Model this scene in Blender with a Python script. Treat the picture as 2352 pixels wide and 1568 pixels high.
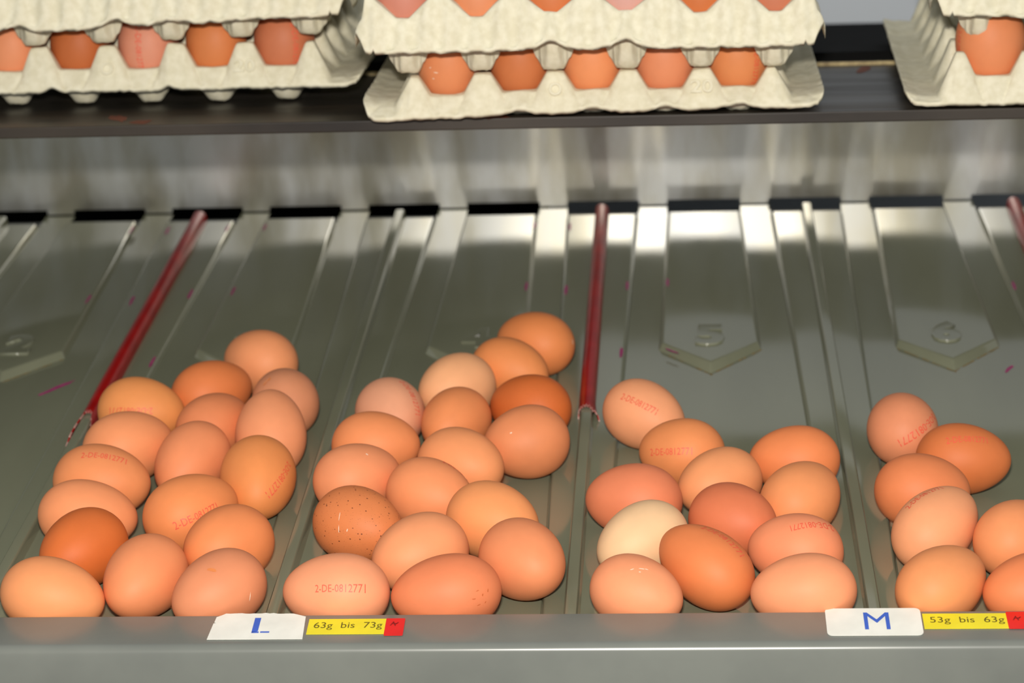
import bpy, bmesh, math, random
from mathutils import Vector, Matrix, noise

random.seed(7)
MM = 0.001
for o in list(bpy.data.objects):
    bpy.data.objects.remove(o, do_unlink=True)
scene = bpy.context.scene
col = scene.collection
BENCH = 850.0                      # height of the tray's front lip over the floor, in mm
SLOPE = math.radians(4.5)          # the collecting tray falls towards the viewer
TRAY = Matrix.Translation((0, 0, BENCH)) @ Matrix.Rotation(SLOPE, 4, 'X')   # tray frame (mm) -> room (mm)
LEVEL = Matrix.Translation((0, 0, BENCH))                                    # level frame (mm) -> room (mm)

# ------------------------------------------------------------------ camera
cam_data = bpy.data.cameras.new('camera')
cam = bpy.data.objects.new('camera', cam_data)
col.objects.link(cam)
right = Vector((0.99761334, 0.06083343, -0.03266365))
up = Vector((0.01364468, 0.29004237, 0.95691653))
fwd = Vector((-0.06768636, 0.95507838, -0.28852008))
eye = Vector((62.635, -1253.083, 552.813 + BENCH)) * MM
cam.matrix_world = Matrix(((right.x, up.x, -fwd.x, eye.x), (right.y, up.y, -fwd.y, eye.y), (right.z, up.z, -fwd.z, eye.z), (0, 0, 0, 1)))
cam_data.sensor_width = 36.0
cam_data.lens = 36.0 * 5700.3 / 2352.0
cam_data.clip_start = 0.05
cam_data.dof.use_dof = True
cam_data.dof.focus_distance = 1.40
cam_data.dof.aperture_fstop = 10.0
scene.camera = cam

# ------------------------------------------------------------------ light: dim hall light and the flash on the camera
world = bpy.data.worlds.new('hall_light')
scene.world = world
world.use_nodes = True
world.node_tree.nodes['Background'].inputs[0].default_value = (0.92, 0.96, 1.0, 1)
world.node_tree.nodes['Background'].inputs[1].default_value = 0.37
flash_data = bpy.data.lights.new('camera_flash_offscreen', 'AREA')
flash_data.shape = 'RECTANGLE'
flash_data.size = 0.06
flash_data.size_y = 0.035
flash_data.energy = 24.0
flash_data.color = (1.0, 0.95, 0.87)
flash = bpy.data.objects.new('camera_flash_offscreen', flash_data)
col.objects.link(flash)
fpos = eye + up * 0.117 - right * 0.012
aim = (Vector((0, 250, BENCH + 60)) * MM - fpos).normalized()
flash.matrix_world = Matrix.Translation(fpos) @ aim.to_track_quat('-Z', 'Y').to_matrix().to_4x4()

scene.view_settings.view_transform = 'Standard'
scene.view_settings.look = 'None'
scene.view_settings.exposure = 0.0
scene.view_settings.gamma = 1.0
scene.view_settings.use_curve_mapping = False

# ------------------------------------------------------------------ materials
def lin(c):
    return tuple((v / 255.0 / 12.92) if v <= 10 else ((v / 255.0 + 0.055) / 1.055) ** 2.4 for v in c) + (1.0,)

def new_mat(name):
    m = bpy.data.materials.new(name)
    m.use_nodes = True
    nt = m.node_tree
    return m, nt, nt.nodes['Principled BSDF']

def add(nt, kind, **kw):
    n = nt.nodes.new(kind)
    for k, v in kw.items():
        setattr(n, k, v)
    return n

def noise_node(nt, scale, detail=4.0, stretch=(1, 1, 1), coord='Object'):
    tc = add(nt, 'ShaderNodeTexCoord')
    mp = add(nt, 'ShaderNodeMapping')
    mp.inputs['Scale'].default_value = stretch
    nz = add(nt, 'ShaderNodeTexNoise')
    nz.inputs['Scale'].default_value = scale
    nz.inputs['Detail'].default_value = detail
    nt.links.new(tc.outputs[coord], mp.inputs[0])
    nt.links.new(mp.outputs[0], nz.inputs['Vector'])
    return nz

def ramp(nt, src, stops):
    r = add(nt, 'ShaderNodeValToRGB')
    e = r.color_ramp.elements
    while len(e) < len(stops):
        e.new(0.5)
    for el, (p, c) in zip(e, stops):
        el.position = p
        el.color = c if len(c) == 4 else tuple(c) + (1,)
    nt.links.new(src, r.inputs[0])
    return r

def bump(nt, src, p, strength, dist):
    b = add(nt, 'ShaderNodeBump')
    b.inputs['Strength'].default_value = strength
    b.inputs['Distance'].default_value = dist
    nt.links.new(src, b.inputs['Height'])
    nt.links.new(b.outputs[0], p.inputs['Normal'])

def two_tone(name, c1, c2, scale, rough, stretch=(1, 1, 1), metallic=0.0, spec=0.5, bump_s=0.0, bump_d=0.001, rough2=None, detail=4.0, lo=0.35, hi=0.65):
    m, nt, p = new_mat(name)
    nz = noise_node(nt, scale, detail, stretch)
    r = ramp(nt, nz.outputs['Fac'], [(lo, lin(c1)), (hi, lin(c2))])
    nt.links.new(r.outputs[0], p.inputs['Base Color'])
    p.inputs['Metallic'].default_value = metallic
    p.inputs['Specular IOR Level'].default_value = spec
    p.inputs['Roughness'].default_value = rough
    if rough2 is not None:
        r2 = ramp(nt, nz.outputs['Fac'], [(lo, (rough,) * 3), (hi, (rough2,) * 3)])
        nt.links.new(r2.outputs[0], p.inputs['Roughness'])
    if bump_s:
        bump(nt, nz.outputs['Fac'], p, bump_s, bump_d)
    return m

def plain(name, c, rough=0.5, metallic=0.0, spec=0.5):
    return two_tone(name, tuple(int(v * 0.96) for v in c), c, 60.0, rough, metallic=metallic, spec=spec)

M_TRAY = two_tone('grey_green_tray_plastic', (120, 122, 101), (129, 131, 109), 14.0, 0.07, (1.0, 0.25, 1.0), spec=0.85, rough2=0.12)
M_RAIL = two_tone('grey_green_rail', (110, 113, 107), (118, 121, 114), 20.0, 0.24, spec=0.7)
M_RED = two_tone('red_plastic_sleeve', (146, 8, 10), (170, 16, 15), 40.0, 0.32, spec=0.3)
M_TORN = plain('torn_pale_plastic', (196, 150, 140), 0.5)
M_WALL = two_tone('galvanised_sheet', (192, 187, 168), (230, 231, 228), 7.0, 0.32, (4.0, 1.0, 1.2), metallic=1.0, rough2=0.40, detail=5.0, lo=0.36, hi=0.64)
_p = M_WALL.node_tree.nodes['Principled BSDF']
_p.inputs['Coat Weight'].default_value = 1.0
_p.inputs['Coat Roughness'].default_value = 0.26
M_SHELF = two_tone('worn_dark_steel', (28, 25, 23), (46, 41, 36), 7.0, 0.34, (0.6, 6.0, 1.0), rough2=0.5, detail=6.0)
M_SHELF2 = two_tone('brown_steel', (34, 29, 25), (62, 53, 42), 8.0, 0.32, (0.5, 4.0, 1.0), rough2=0.5, detail=6.0)  # front board, lighter and browner than the back board
M_RUST = two_tone('rust_stain', (92, 44, 26), (120, 62, 38), 60.0, 0.7)
M_BRASS = two_tone('dirty_yellow_edge', (120, 100, 60), (190, 170, 120), 90.0, 0.5)
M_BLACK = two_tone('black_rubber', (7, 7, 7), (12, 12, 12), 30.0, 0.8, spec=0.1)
M_GREYWALL = two_tone('pale_grey_panel', (196, 202, 208), (204, 210, 216), 3.0, 0.6)
M_BODY = two_tone('grey_cabinet_paint', (110, 112, 106), (118, 120, 114), 12.0, 0.45)
M_FLOOR = two_tone('concrete', (105, 104, 100), (128, 126, 120), 4.0, 0.8)
M_PINK = two_tone('magenta_ink', (150, 40, 100), (178, 60, 120), 200.0, 0.5)
M_PULP = two_tone('cream_pulp', (216, 209, 182), (228, 222, 198), 180.0, 0.9, bump_s=0.35, bump_d=0.0006, spec=0.2)
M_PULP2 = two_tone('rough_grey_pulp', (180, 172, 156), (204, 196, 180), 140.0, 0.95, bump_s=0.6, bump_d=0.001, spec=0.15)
M_CARD = plain('white_card', (238, 238, 228), 0.45)
M_BLUE = plain('blue_ink', (62, 100, 200), 0.5)
M_YELLOW = plain('yellow_tape', (238, 222, 40), 0.3)
M_DARKINK = plain('dark_ink', (92, 84, 14), 0.5)
M_REDTAB = plain('red_tape', (226, 28, 24), 0.3)
M_REDINK = plain('dark_red_ink', (150, 14, 14), 0.5)
M_STAMP = plain('red_stamp_ink', (232, 92, 66), 0.5)
M_DIRT = plain('dried_yolk', (150, 122, 62), 0.6)
M_WHITEFLECK = plain('white_fleck', (240, 215, 190), 0.5)
M_BLOTCH = plain('brown_blotch', (196, 100, 52), 0.55)
M_SMEAR = plain('orange_smear', (220, 130, 70), 0.5)

def egg_mat(name, c, specks=0.0, fine=0.0):
    m, nt, p = new_mat(name)
    lum = 0.35 * c[0] + 0.5 * c[1] + 0.15 * c[2]
    c = tuple(min(255, v * 0.97 + lum * 0.03) for v in c)
    c = (c[0] * 0.95, c[1] * 0.915, c[2] * 0.945)
    base = lin(c)
    dark = tuple(v * 0.93 for v in base[:3]) + (1,)
    nz = noise_node(nt, 1.6, 3.0)
    r = ramp(nt, nz.outputs['Fac'], [(0.35, dark), (0.65, base)])
    out = r.outputs[0]
    if specks or fine:
        tc = add(nt, 'ShaderNodeTexCoord')
        for scale, thr, amt in ((8.0, 0.17, specks), (20.0, 0.15 if specks else 0.13, max(specks * 0.7, fine))):
            if not amt:
                continue
            vo = add(nt, 'ShaderNodeTexVoronoi')
            vo.inputs['Scale'].default_value = scale
            nt.links.new(tc.outputs['Object'], vo.inputs['Vector'])
            n2 = noise_node(nt, 4.0, 2.0)
            mu = add(nt, 'ShaderNodeMath', operation='MULTIPLY_ADD')
            nt.links.new(n2.outputs['Fac'], mu.inputs[0])
            mu.inputs[1].default_value = -0.9 * thr
            nt.links.new(vo.outputs['Distance'], mu.inputs[2])
            rr = ramp(nt, mu.outputs[0], [(0.0, (amt,) * 3), (thr * 0.55, (0, 0, 0))])
            mix = add(nt, 'ShaderNodeMix', data_type='RGBA')
            nt.links.new(rr.outputs[0], mix.inputs[0])
            nt.links.new(out, mix.inputs[6])
            mix.inputs[7].default_value = lin((88, 38, 18))
            out = mix.outputs[2]
    nt.links.new(out, p.inputs['Base Color'])
    p.inputs['Roughness'].default_value = 0.56
    p.inputs['Specular IOR Level'].default_value = 0.30
    p.inputs['Subsurface Weight'].default_value = 0.05
    p.inputs['Subsurface Radius'].default_value = (1.0, 0.4, 0.2)
    p.inputs['Subsurface Scale'].default_value = 0.003
    return m

# ------------------------------------------------------------------ helpers
def tag(o, label=None, cat=None, group=None, kind=None):
    for k, v in (('label', label), ('category', cat), ('group', group), ('kind', kind)):
        if v:
            o[k] = v
    return o

def scaled(mx):
    """matrix in mm -> metres, applied to vertices that are in mm"""
    return Matrix.Scale(MM, 4) @ mx

def link_mesh(name, bm, mat, parent=None, smooth=False, angle=None):
    me = bpy.data.meshes.new(name)
    bm.normal_update()
    bm.to_mesh(me)
    bm.free()
    return link_data(name, me, mat, parent, smooth)

def link_data(name, me, mat, parent=None, smooth=False):
    if smooth:
        for pl in me.polygons:
            pl.use_smooth = True
    me.materials.clear()
    me.materials.append(mat)
    o = bpy.data.objects.new(name, me)
    col.objects.link(o)
    o.parent = parent
    return o

def empty(name, loc=(0, 0, 0)):
    o = bpy.data.objects.new(name, None)
    o.empty_display_size = 0.02
    o.location = loc
    col.objects.link(o)
    return o

def place(bm, frame, origin=(0, 0, 0)):
    """frame maps mm to room mm; the result is in metres relative to origin (metres)"""
    bmesh.ops.transform(bm, matrix=Matrix.Translation(-Vector(origin)) @ scaled(frame), verts=bm.verts)
    return bm

def extrude_x(profile, x0, x1, closed=True, nseg=1):
    """profile: (y, z) loop, extruded along x"""
    bm = bmesh.new()
    rings = []
    for i in range(nseg + 1):
        x = x0 + (x1 - x0) * i / nseg
        rings.append([bm.verts.new((x, y, z)) for y, z in profile])
    n = len(profile)
    for a, b in zip(rings, rings[1:]):
        for i in range(n if closed else n - 1):
            j = (i + 1) % n
            bm.faces.new((a[i], b[i], b[j], a[j]))
    if closed:
        bm.faces.new(rings[0])
        bm.faces.new(list(reversed(rings[-1])))
    bmesh.ops.recalc_face_normals(bm, faces=bm.faces)
    return bm

def box(bm, x0, x1, y0, y1, z0, z1):
    v = [bm.verts.new((x, y, z)) for z in (z0, z1) for y in (y0, y1) for x in (x0, x1)]
    for f in ((0, 2, 3, 1), (4, 5, 7, 6), (0, 1, 5, 4), (2, 6, 7, 3), (0, 4, 6, 2), (1, 3, 7, 5)):
        bm.faces.new([v[i] for i in f])

def prism(poly_bot, poly_top, z0, z1):
    bm = bmesh.new()
    a = [bm.verts.new((x, y, z0)) for x, y in poly_bot]
    b = [bm.verts.new((x, y, z1)) for x, y in poly_top]
    n = len(a)
    bm.faces.new(list(reversed(a)))
    bm.faces.new(b)
    for i in range(n):
        j = (i + 1) % n
        bm.faces.new((a[i], a[j], b[j], b[i]))
    bmesh.ops.recalc_face_normals(bm, faces=bm.faces)
    return bm

def bevel_all(bm, w, seg=2):
    bmesh.ops.bevel(bm, geom=list(bm.edges), offset=w, segments=seg, profile=0.5, affect='EDGES', clamp_overlap=True)

def text_mesh(body, size=1.0, extrude=0.0, bevel=0.0, res=3):
    cu = bpy.data.curves.new('lettering', 'FONT')
    cu.body = body
    cu.size = size
    cu.extrude = extrude
    cu.bevel_depth = bevel
    cu.resolution_u = res
    cu.align_x = 'CENTER'
    cu.align_y = 'CENTER'
    o = bpy.data.objects.new('lettering', cu)
    col.objects.link(o)
    dg = bpy.context.evaluated_depsgraph_get()
    me = bpy.data.meshes.new_from_object(o.evaluated_get(dg))
    bpy.data.objects.remove(o, do_unlink=True)
    bpy.data.curves.remove(cu)
    return me

def fit_text(body, w, h, extrude=0.0, bevel=0.0, res=3):
    """text mesh scaled to a w x h box centred on the origin, lying in the xy plane"""
    me = text_mesh(body, 1.0, extrude, bevel, res)
    xs = [v.co.x for v in me.vertices]
    ys = [v.co.y for v in me.vertices]
    cx, cy = (min(xs) + max(xs)) / 2, (min(ys) + max(ys)) / 2
    sx, sy = w / (max(xs) - min(xs)), h / (max(ys) - min(ys))
    for v in me.vertices:
        v.co = Vector(((v.co.x - cx) * sx, (v.co.y - cy) * sy, v.co.z))
    return me

def me_transform(me, mx):
    me.transform(mx)
    return me
# ------------------------------------------------------------------ setting: floor, back wall, grading cabinet
P = 167.0                      # lane pitch, mm
K0, K1 = -4, 3                 # dividers from K0 to K1
X0, X1 = K0 * P, K1 * P
YP, YW = 733.0, 766.0          # end of the raised parts, foot of the back plate
HP, HR = 4.0, 9.0

bm = bmesh.new(); box(bm, -2500, 2500, -2500, 2500, -20 - BENCH, -BENCH)
tag(link_mesh('floor', place(bm, LEVEL), M_FLOOR), kind='structure')
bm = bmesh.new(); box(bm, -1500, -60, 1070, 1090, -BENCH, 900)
tag(link_mesh('dark_stand_in_left', place(bm, LEVEL), M_BLACK), kind='structure')  # black panel added as a stand-in for the darkness behind the left gap
bm = bmesh.new(); box(bm, -60, 1500, 1060, 1090, -BENCH, 900)
tag(link_mesh('wall_back', place(bm, LEVEL), M_GREYWALL), kind='structure')

org = Vector((0, 0, 0))
cab = empty('sorting_cabinet', org)
tag(cab, 'grey sheet-metal cabinet carrying the sloping egg tray', 'cabinet')
bm = bmesh.new()
pts = [TRAY @ Vector((x, y, -14)) for y in (-38, 790) for x in (X0 - 64, X1 + 64)]
low = [Vector((p.x, p.y, 0)) for p in pts]
v = [bm.verts.new(q) for q in low + pts]
for f in ((0, 2, 3, 1), (4, 5, 7, 6), (0, 1, 5, 4), (2, 6, 7, 3), (0, 4, 6, 2), (1, 3, 7, 5)):
    bm.faces.new([v[i] for i in f])
bmesh.ops.transform(bm, matrix=Matrix.Scale(MM, 4), verts=bm.verts)
link_mesh('body', bm, M_BODY, cab)
bm = bmesh.new(); box(bm, X0 - 30, X1 + 30, 2, 785, -14, -12)
link_mesh('top_pan', place(bm, TRAY, org), M_BODY, cab)

# belt behind the back plate
belt = empty('conveyor_belt', Vector((200, 840, 0)) * MM)
tag(belt, 'black rubber conveyor belt running behind the galvanised back plate', 'conveyor')
bo = Vector((200, 840, 0)) * MM
bm = bmesh.new(); box(bm, -900, 1200, 830, 1050, 150, 161); bevel_all(bm, 2)
link_mesh('belt', place(bm, LEVEL, bo), M_BLACK, belt)
for x in (-850, 1150):
    bm = bmesh.new(); box(bm, x - 20, x + 20, 900, 980, -BENCH, 150)
    link_mesh('leg', place(bm, LEVEL, bo), M_BLACK, belt)

# ------------------------------------------------------------------ sloping collecting tray
torg = Vector((0, 0, BENCH)) * MM
tray = empty('collecting_tray', torg)
tag(tray, 'glossy grey-green sloping egg tray with ribbed lanes and arrow panels', 'tray')

def wst(y):
    return 17.5 + 0.0165 * y

def strip_loft(k):
    bm = bmesh.new()
    rings = []
    for i in range(13):
        y = YP * i / 12
        w = wst(y)
        pr = [(-w, -1.5), (-w, 0.0), (-w + 1.7, 3.2), (-w + 2.3, 3.8), (-w + 3.2, 4.0), (w - 3.2, 4.0), (w - 2.3, 3.8), (w - 1.7, 3.2), (w, 0.0), (w, -1.5)]
        rings.append([bm.verts.new((k * P + x, y, z)) for x, z in pr])
    n = len(rings[0])
    for a, b in zip(rings, rings[1:]):
        for i in range(n):
            j = (i + 1) % n
            bm.faces.new((a[i], b[i], b[j], a[j]))
    bm.faces.new(rings[0]); bm.faces.new(list(reversed(rings[-1])))
    bmesh.ops.recalc_face_normals(bm, faces=bm.faces)
    return bm

ridge_profile = [(-4.85, 3.9), (-4.4, 5.2), (-4.0, 9.0), (-3.6, 10.6), (-2.9, 11.3), (0, 11.5), (2.9, 11.3), (3.6, 10.6), (4.0, 9.0), (4.4, 5.2), (4.85, 3.9)]
def ridge_loft(k):
    bm = bmesh.new()
    rings = [[bm.verts.new((k * P + x, y, z)) for x, z in ridge_profile] for y in (0, YP)]
    a, b = rings
    for i in range(len(a) - 1):
        bm.faces.new((a[i], b[i], b[i + 1], a[i + 1]))
    bm.faces.new((a[-1], b[-1], b[0], a[0]))
    bm.faces.new(a); bm.faces.new(list(reversed(b)))
    bmesh.ops.recalc_face_normals(bm, faces=bm.faces)
    return bm

def sharp(o, deg=28):
    for pl in o.data.polygons:
        pl.use_smooth = True
    o.data.set_sharp_from_angle(angle=math.radians(deg))
    return o

for k in range(K0, K1 + 1):
    sharp(link_mesh('raised_strip', place(strip_loft(k), TRAY, torg), M_TRAY, tray), 35)
    sharp(link_mesh('divider_ridge', place(ridge_loft(k), TRAY, torg), M_TRAY, tray), 40)
for k in range(K0, K1):
    c = (k + 0.5) * P
    bm = bmesh.new()
    def slab(poly, z0=-1.5, z1=0.0):
        a = [bm.verts.new((x, y, z0)) for x, y in poly]
        b = [bm.verts.new((x, y, z1)) for x, y in poly]
        n = len(a)
        bm.faces.new(a); bm.faces.new(b)
        for i in range(n):
            j = (i + 1) % n
            bm.faces.new((a[i], a[j], b[j], b[i]))
    slab([(k * P + wst(0) - 1, 0), ((k + 1) * P - wst(0) + 1, 0), ((k + 1) * P - wst(YP) + 1, YP), (k * P + wst(YP) - 1, YP)])
    slab([(k * P + wst(YP) - 0.5, YP), (c - 30, YP), (c - 30, YW - 1), (k * P + wst(YP) - 0.5, YW - 1)])
    slab([(c + 30, YP), ((k + 1) * P - wst(YP) + 0.5, YP), ((k + 1) * P - wst(YP) + 0.5, YW - 1), (c + 30, YW - 1)])
    bmesh.ops.recalc_face_normals(bm, faces=bm.faces)
    link_mesh('lane_floor', place(bm, TRAY, torg), M_TRAY, tray)
    top = [(c - 28.5, YP), (c - 34.0, 440), (c, 402), (c + 34.0, 440), (c + 28.5, YP)]
    bot = [(c - 30.5, YP), (c - 36.6, 437.5), (c, 392), (c + 36.6, 437.5), (c + 30.5, YP)]
    bm = prism(bot, top, -0.5, 5.0)
    e = [e for e in bm.edges if max(v.co.z for v in e.verts) > 4.9 and min(v.co.y for v in e.verts) < YP - 1]
    bmesh.ops.bevel(bm, geom=e, offset=1.5, segments=4, profile=0.5, affect='EDGES')
    pan = sharp(link_mesh('arrow_panel', place(bm, TRAY, torg), M_TRAY, tray), 25)
    digit = str(k + 5)
    me = fit_text(digit, 21, 38, 1.3, 0.06)
    me_transform(me, Matrix.Translation(-torg) @ scaled(TRAY) @ Matrix.Translation((c, 452, 5.3)))
    link_data('embossed_number', me, M_TRAY, pan)
    # dried yolk along the foot of the arrow tip
    if k in (-3, 0, 1):
        for sx in (-1, 1):
            bm = bmesh.new()
            for i in range(16):
                t = i / 16 + random.uniform(0, 0.03)
                if random.random() < 0.3:
                    continue
                x, y = c + sx * 36.6 * t, 392 + 45.5 * t - 1.0
                w = random.uniform(0.25, 0.7)
                l = random.uniform(1.0, 2.6)
                a = math.atan2(45.5, sx * 36.6)
                q = [bm.verts.new((x + l * sgn * math.cos(a) - w * s2 * math.sin(a), y + l * sgn * math.sin(a) + w * s2 * math.cos(a), 0.12)) for sgn, s2 in ((-1, -1), (1, -1), (1, 1), (-1, 1))]
                bm.faces.new(q)
            link_mesh('dried_yolk', place(bm, TRAY, torg), M_DIRT, pan)
for x in (X0 - wst(0) - 24, X1 + wst(0) + 20):
    bm = bmesh.new(); box(bm, x, x + 4, 0, YP, -12, 16)
    link_mesh('side_skirt', place(bm, TRAY, torg), M_TRAY, tray)
for y in (30, 380, 715):
    bm = bmesh.new(); box(bm, X0 - 28, X1 + 24, y, y + 12, -12, -1.5)
    link_mesh('cross_bearer', place(bm, TRAY, torg), M_BLACK, tray)

# magenta ink marks where the eggs were once lined up
SMEARS = [(-381.5, 548.5), (-353.6, 545.5), (-357.3, 710.0), (-304.1, 712.8), (-276.8, 711.4), (-305.9, 557.8), (-278.2, 559.4), (-306.6, 417.3), (-54.3, 705.3), (-27.7, 703.9), (-51.1, 561.1), (-24.8, 555.1), (26.1, 562.5), (51.8, 564.2), (24.0, 423.8), (308.9, 550.0), (-381.8, 711.3)]
def smear(x, y, z, l, w, ang):
    bm = bmesh.new()
    n = 12
    vs = []
    for i in range(n):
        t = 2 * math.pi * i / n
        r = random.uniform(0.7, 1.1)
        dx, dy = w * r * math.cos(t), l * r * math.sin(t)
        vs.append(bm.verts.new((x + dx * math.cos(ang) - dy * math.sin(ang), y + dx * math.sin(ang) + dy * math.cos(ang), z)))
    bm.faces.new(vs)
    return link_mesh('ink_smear', place(bm, TRAY, torg), M_PINK, tray)
for x, y in SMEARS:
    k = round(x / P)
    d = x - k * P
    if abs(d) < 45:           # on the edge of a raised strip
        xx = k * P + math.copysign(min(abs(d), wst(y) - 3.6), d)
        smear(xx, y, 4.15, 12, 1.3, 0)
    else:
        kk = math.floor(x / P) + 0.5
        dd = x - kk * P
        xx = kk * P + math.copysign(min(abs(dd), 30.0), dd)
        smear(xx, y, 5.15, 11, 1.2, 0)
smear(-373.9, 381.9, 0.15, 19, 2.2, -0.62)
smear(56.5, 423.5, 5.15, 9, 1.1, 0.75)
smear(287.9, 394.0, 0.15, 8, 1.6, -0.5)

# ------------------------------------------------------------------ red sleeves on every second divider
def sleeve(k, yfun, label, tearfun=None):
    base = (TRAY @ Vector((k * P, 500, HP))) * MM
    root = empty('red_sleeve', base)
    tag(root, label, 'sleeve', 'red plastic sleeves on the lane dividers')
    bm = bmesh.new()
    n = 20
    angs = [math.radians(180 * i / n) for i in range(n + 1)]
    def P3(a, y, r, dx=0.0):
        return bm.verts.new((k * P + r * math.cos(a) + dx, y, 4.2 + 9.6 * (r / 5.6) * max(0, math.sin(a)) ** 0.62))
    rows = []
    ys = [0.0, 0.004, 0.02, 0.06, 0.15, 0.3, 0.5, 0.7, 0.9, 1.0]
    for t in ys:
        ro, ri = [], []
        for a in angs:
            yf = yfun(math.degrees(a))
            y = yf + (731.5 - yf) * t
            flare = tearfun(math.degrees(a), y) if tearfun else 0.0
            wob = 0.12 * math.sin(y * 0.031 + k)
            ro.append(P3(a, y, 5.6 + flare + 0.1 * math.sin(y * 0.07 + 3 * a), wob))
            ri.append(P3(a, y, 5.0 + flare, wob))
        rows.append((ro, ri))
    for (a, ai), (b, bi) in zip(rows, rows[1:]):
        for i in range(n):
            bm.faces.new((a[i], b[i], b[i + 1], a[i + 1]))
            bm.faces.new((ai[i], ai[i + 1], bi[i + 1], bi[i]))
    for r in (rows[0], rows[-1]):
        for i in range(n):
            bm.faces.new((r[0][i], r[0][i + 1], r[1][i + 1], r[1][i]))
    for i in (0, n):
        for (a, ai), (b, bi) in zip(rows, rows[1:]):
            bm.faces.new((a[i], b[i], bi[i], ai[i]))
    bmesh.ops.recalc_face_normals(bm, faces=bm.faces)
    sharp(link_mesh('tube', place(bm, TRAY, base), M_RED, root), 40)
    if tearfun:
        bm = bmesh.new()
        prev = None
        for a in [math.radians(180 * i / 60) for i in range(61)]:
            d = math.degrees(a)
            yf = yfun(d)
            fl = tearfun(d, yf)
            wob = 0.12 * math.sin(yf * 0.031 + k)
            l = 0.3 + 0.8 * abs(math.sin(d * 0.23)) * abs(math.sin(d * 0.61 + k))
            cur = [bm.verts.new((k * P + r * math.cos(a) + wob, y, 4.2 + 9.6 * (r / 5.6) * max(0, math.sin(a)) ** 0.62)) for r, y in ((5.72 + fl, yf + l), (5.72 + fl, yf - 0.2), (5.0 + fl, yf - 0.2))]
            if prev:
                bm.faces.new((prev[0], cur[0], cur[1], prev[1]))
                bm.faces.new((prev[1], cur[1], cur[2], prev[2]))
            prev = cur
        link_mesh('torn_edge', place(bm, TRAY, base), M_TORN, root)
    return root

sleeve(-2, lambda d: 306 - 46 * max(0, (d - 115) / 73) ** 0.8 - (26 * max(0, (62 - d) / 70) ** 0.7) + 1.5 * math.sin(d * 0.35),
       'red plastic sleeve with a split forked end, beside the leftmost egg cluster', lambda d, y: (0.8 if d > 120 or d < 55 else 0) * max(0, 1 - (y - 262) / 40))
sleeve(0, lambda d: 306 - 5 * max(0, (70 - d) / 70) + 1.2 * math.sin(d * 0.3),
       'red plastic sleeve with a square torn end on the middle divider', lambda d, y: 4.2 * max(0, (35 - d) / 43) * max(0, 1 - (y - 300) / 16))
sleeve(2, lambda d: 306 + 1.5 * math.sin(d * 0.3), 'red plastic sleeve whose top end shows beside the arrow panel numbered 6')

# ------------------------------------------------------------------ front rail
rorg = (TRAY @ Vector((0, -16, -14))) * MM
rail = empty('front_rail', rorg)
tag(rail, 'grey-green rounded stop rail along the front of the egg tray', 'rail')
prof = [(0, -13.9), (0, 18.6)]
for i in range(5):
    a = math.radians(i * 22.5)
    prof.append((-1.0 + 1.0 * math.cos(a), 18.65 + 1.0 * math.sin(a)))
for i in range(9):
    a = math.radians(90 + i * 11.25 - 5)
    prof.append((-28.0 + 5.0 * math.cos(a), 12.3 + 5.0 * math.sin(a)))
prof += [(-34.0, 9.0), (-37.0, -40), (-37.0, -110), (-35, -110), (-35, -13.9)]
o = link_mesh('rail_body', place(extrude_x(prof, X0 - 44, X1 + 44), TRAY, rorg), M_RAIL, rail)
sharp(o, 30)

# ------------------------------------------------------------------ size cards and tapes stuck on the rail
def rail_z(y):
    return 19.65 + (y + 1.0) * (19.65 - 17.3) / 27.0
RAILTILT = math.atan2(19.65 - 17.3, 27.0)
def on_rail(x, y, lift):
    return Matrix.Translation((x, y, rail_z(y) + lift)) @ Matrix.Rotation(RAILTILT, 4, 'X')
def flat_poly(name, poly, mx, mat, parent, org_, th=0.35):
    bm = prism(poly, poly, 0.0, th)
    return link_mesh(name, place(bm, TRAY @ mx, org_), mat, parent)
def print_on(name, body, w, h, mx, mat, parent, org_):
    me = fit_text(body, w, h)
    me_transform(me, Matrix.Translation(-org_) @ scaled(TRAY @ mx))
    return link_data(name, me, mat, parent)
def scribble(mx, parent, org_):
    bm = bmesh.new()
    for x0, y0, x1, y1 in ((-2.2, -1.5, -0.6, 2.4), (-0.8, 2.2, 0.6, -1.8), (0.2, -0.6, 2.0, 1.8), (-1.8, 0.2, 1.8, 0.9)):
        dx, dy = x1 - x0, y1 - y0
        l = math.hypot(dx, dy)
        nx, ny = -dy / l * 0.35, dx / l * 0.35
        bm.faces.new([bm.verts.new((x, y, 0)) for x, y in ((x0 + nx, y0 + ny), (x0 - nx, y0 - ny), (x1 - nx, y1 - ny), (x1 + nx, y1 + ny))])
    return link_mesh('ink_mark', place(bm, TRAY @ mx, org_), M_REDINK, parent)
def round_rect(w, h, r, n=5):
    out = []
    for cx, cy, a0 in ((w / 2 - r, h / 2 - r, 0), (-w / 2 + r, h / 2 - r, 90), (-w / 2 + r, -h / 2 + r, 180), (w / 2 - r, -h / 2 + r, 270)):
        for i in range(n):
            a = math.radians(a0 + 90 * i / (n - 1))
            out.append((cx + r * math.cos(a), cy + r * math.sin(a)))
    return out

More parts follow.
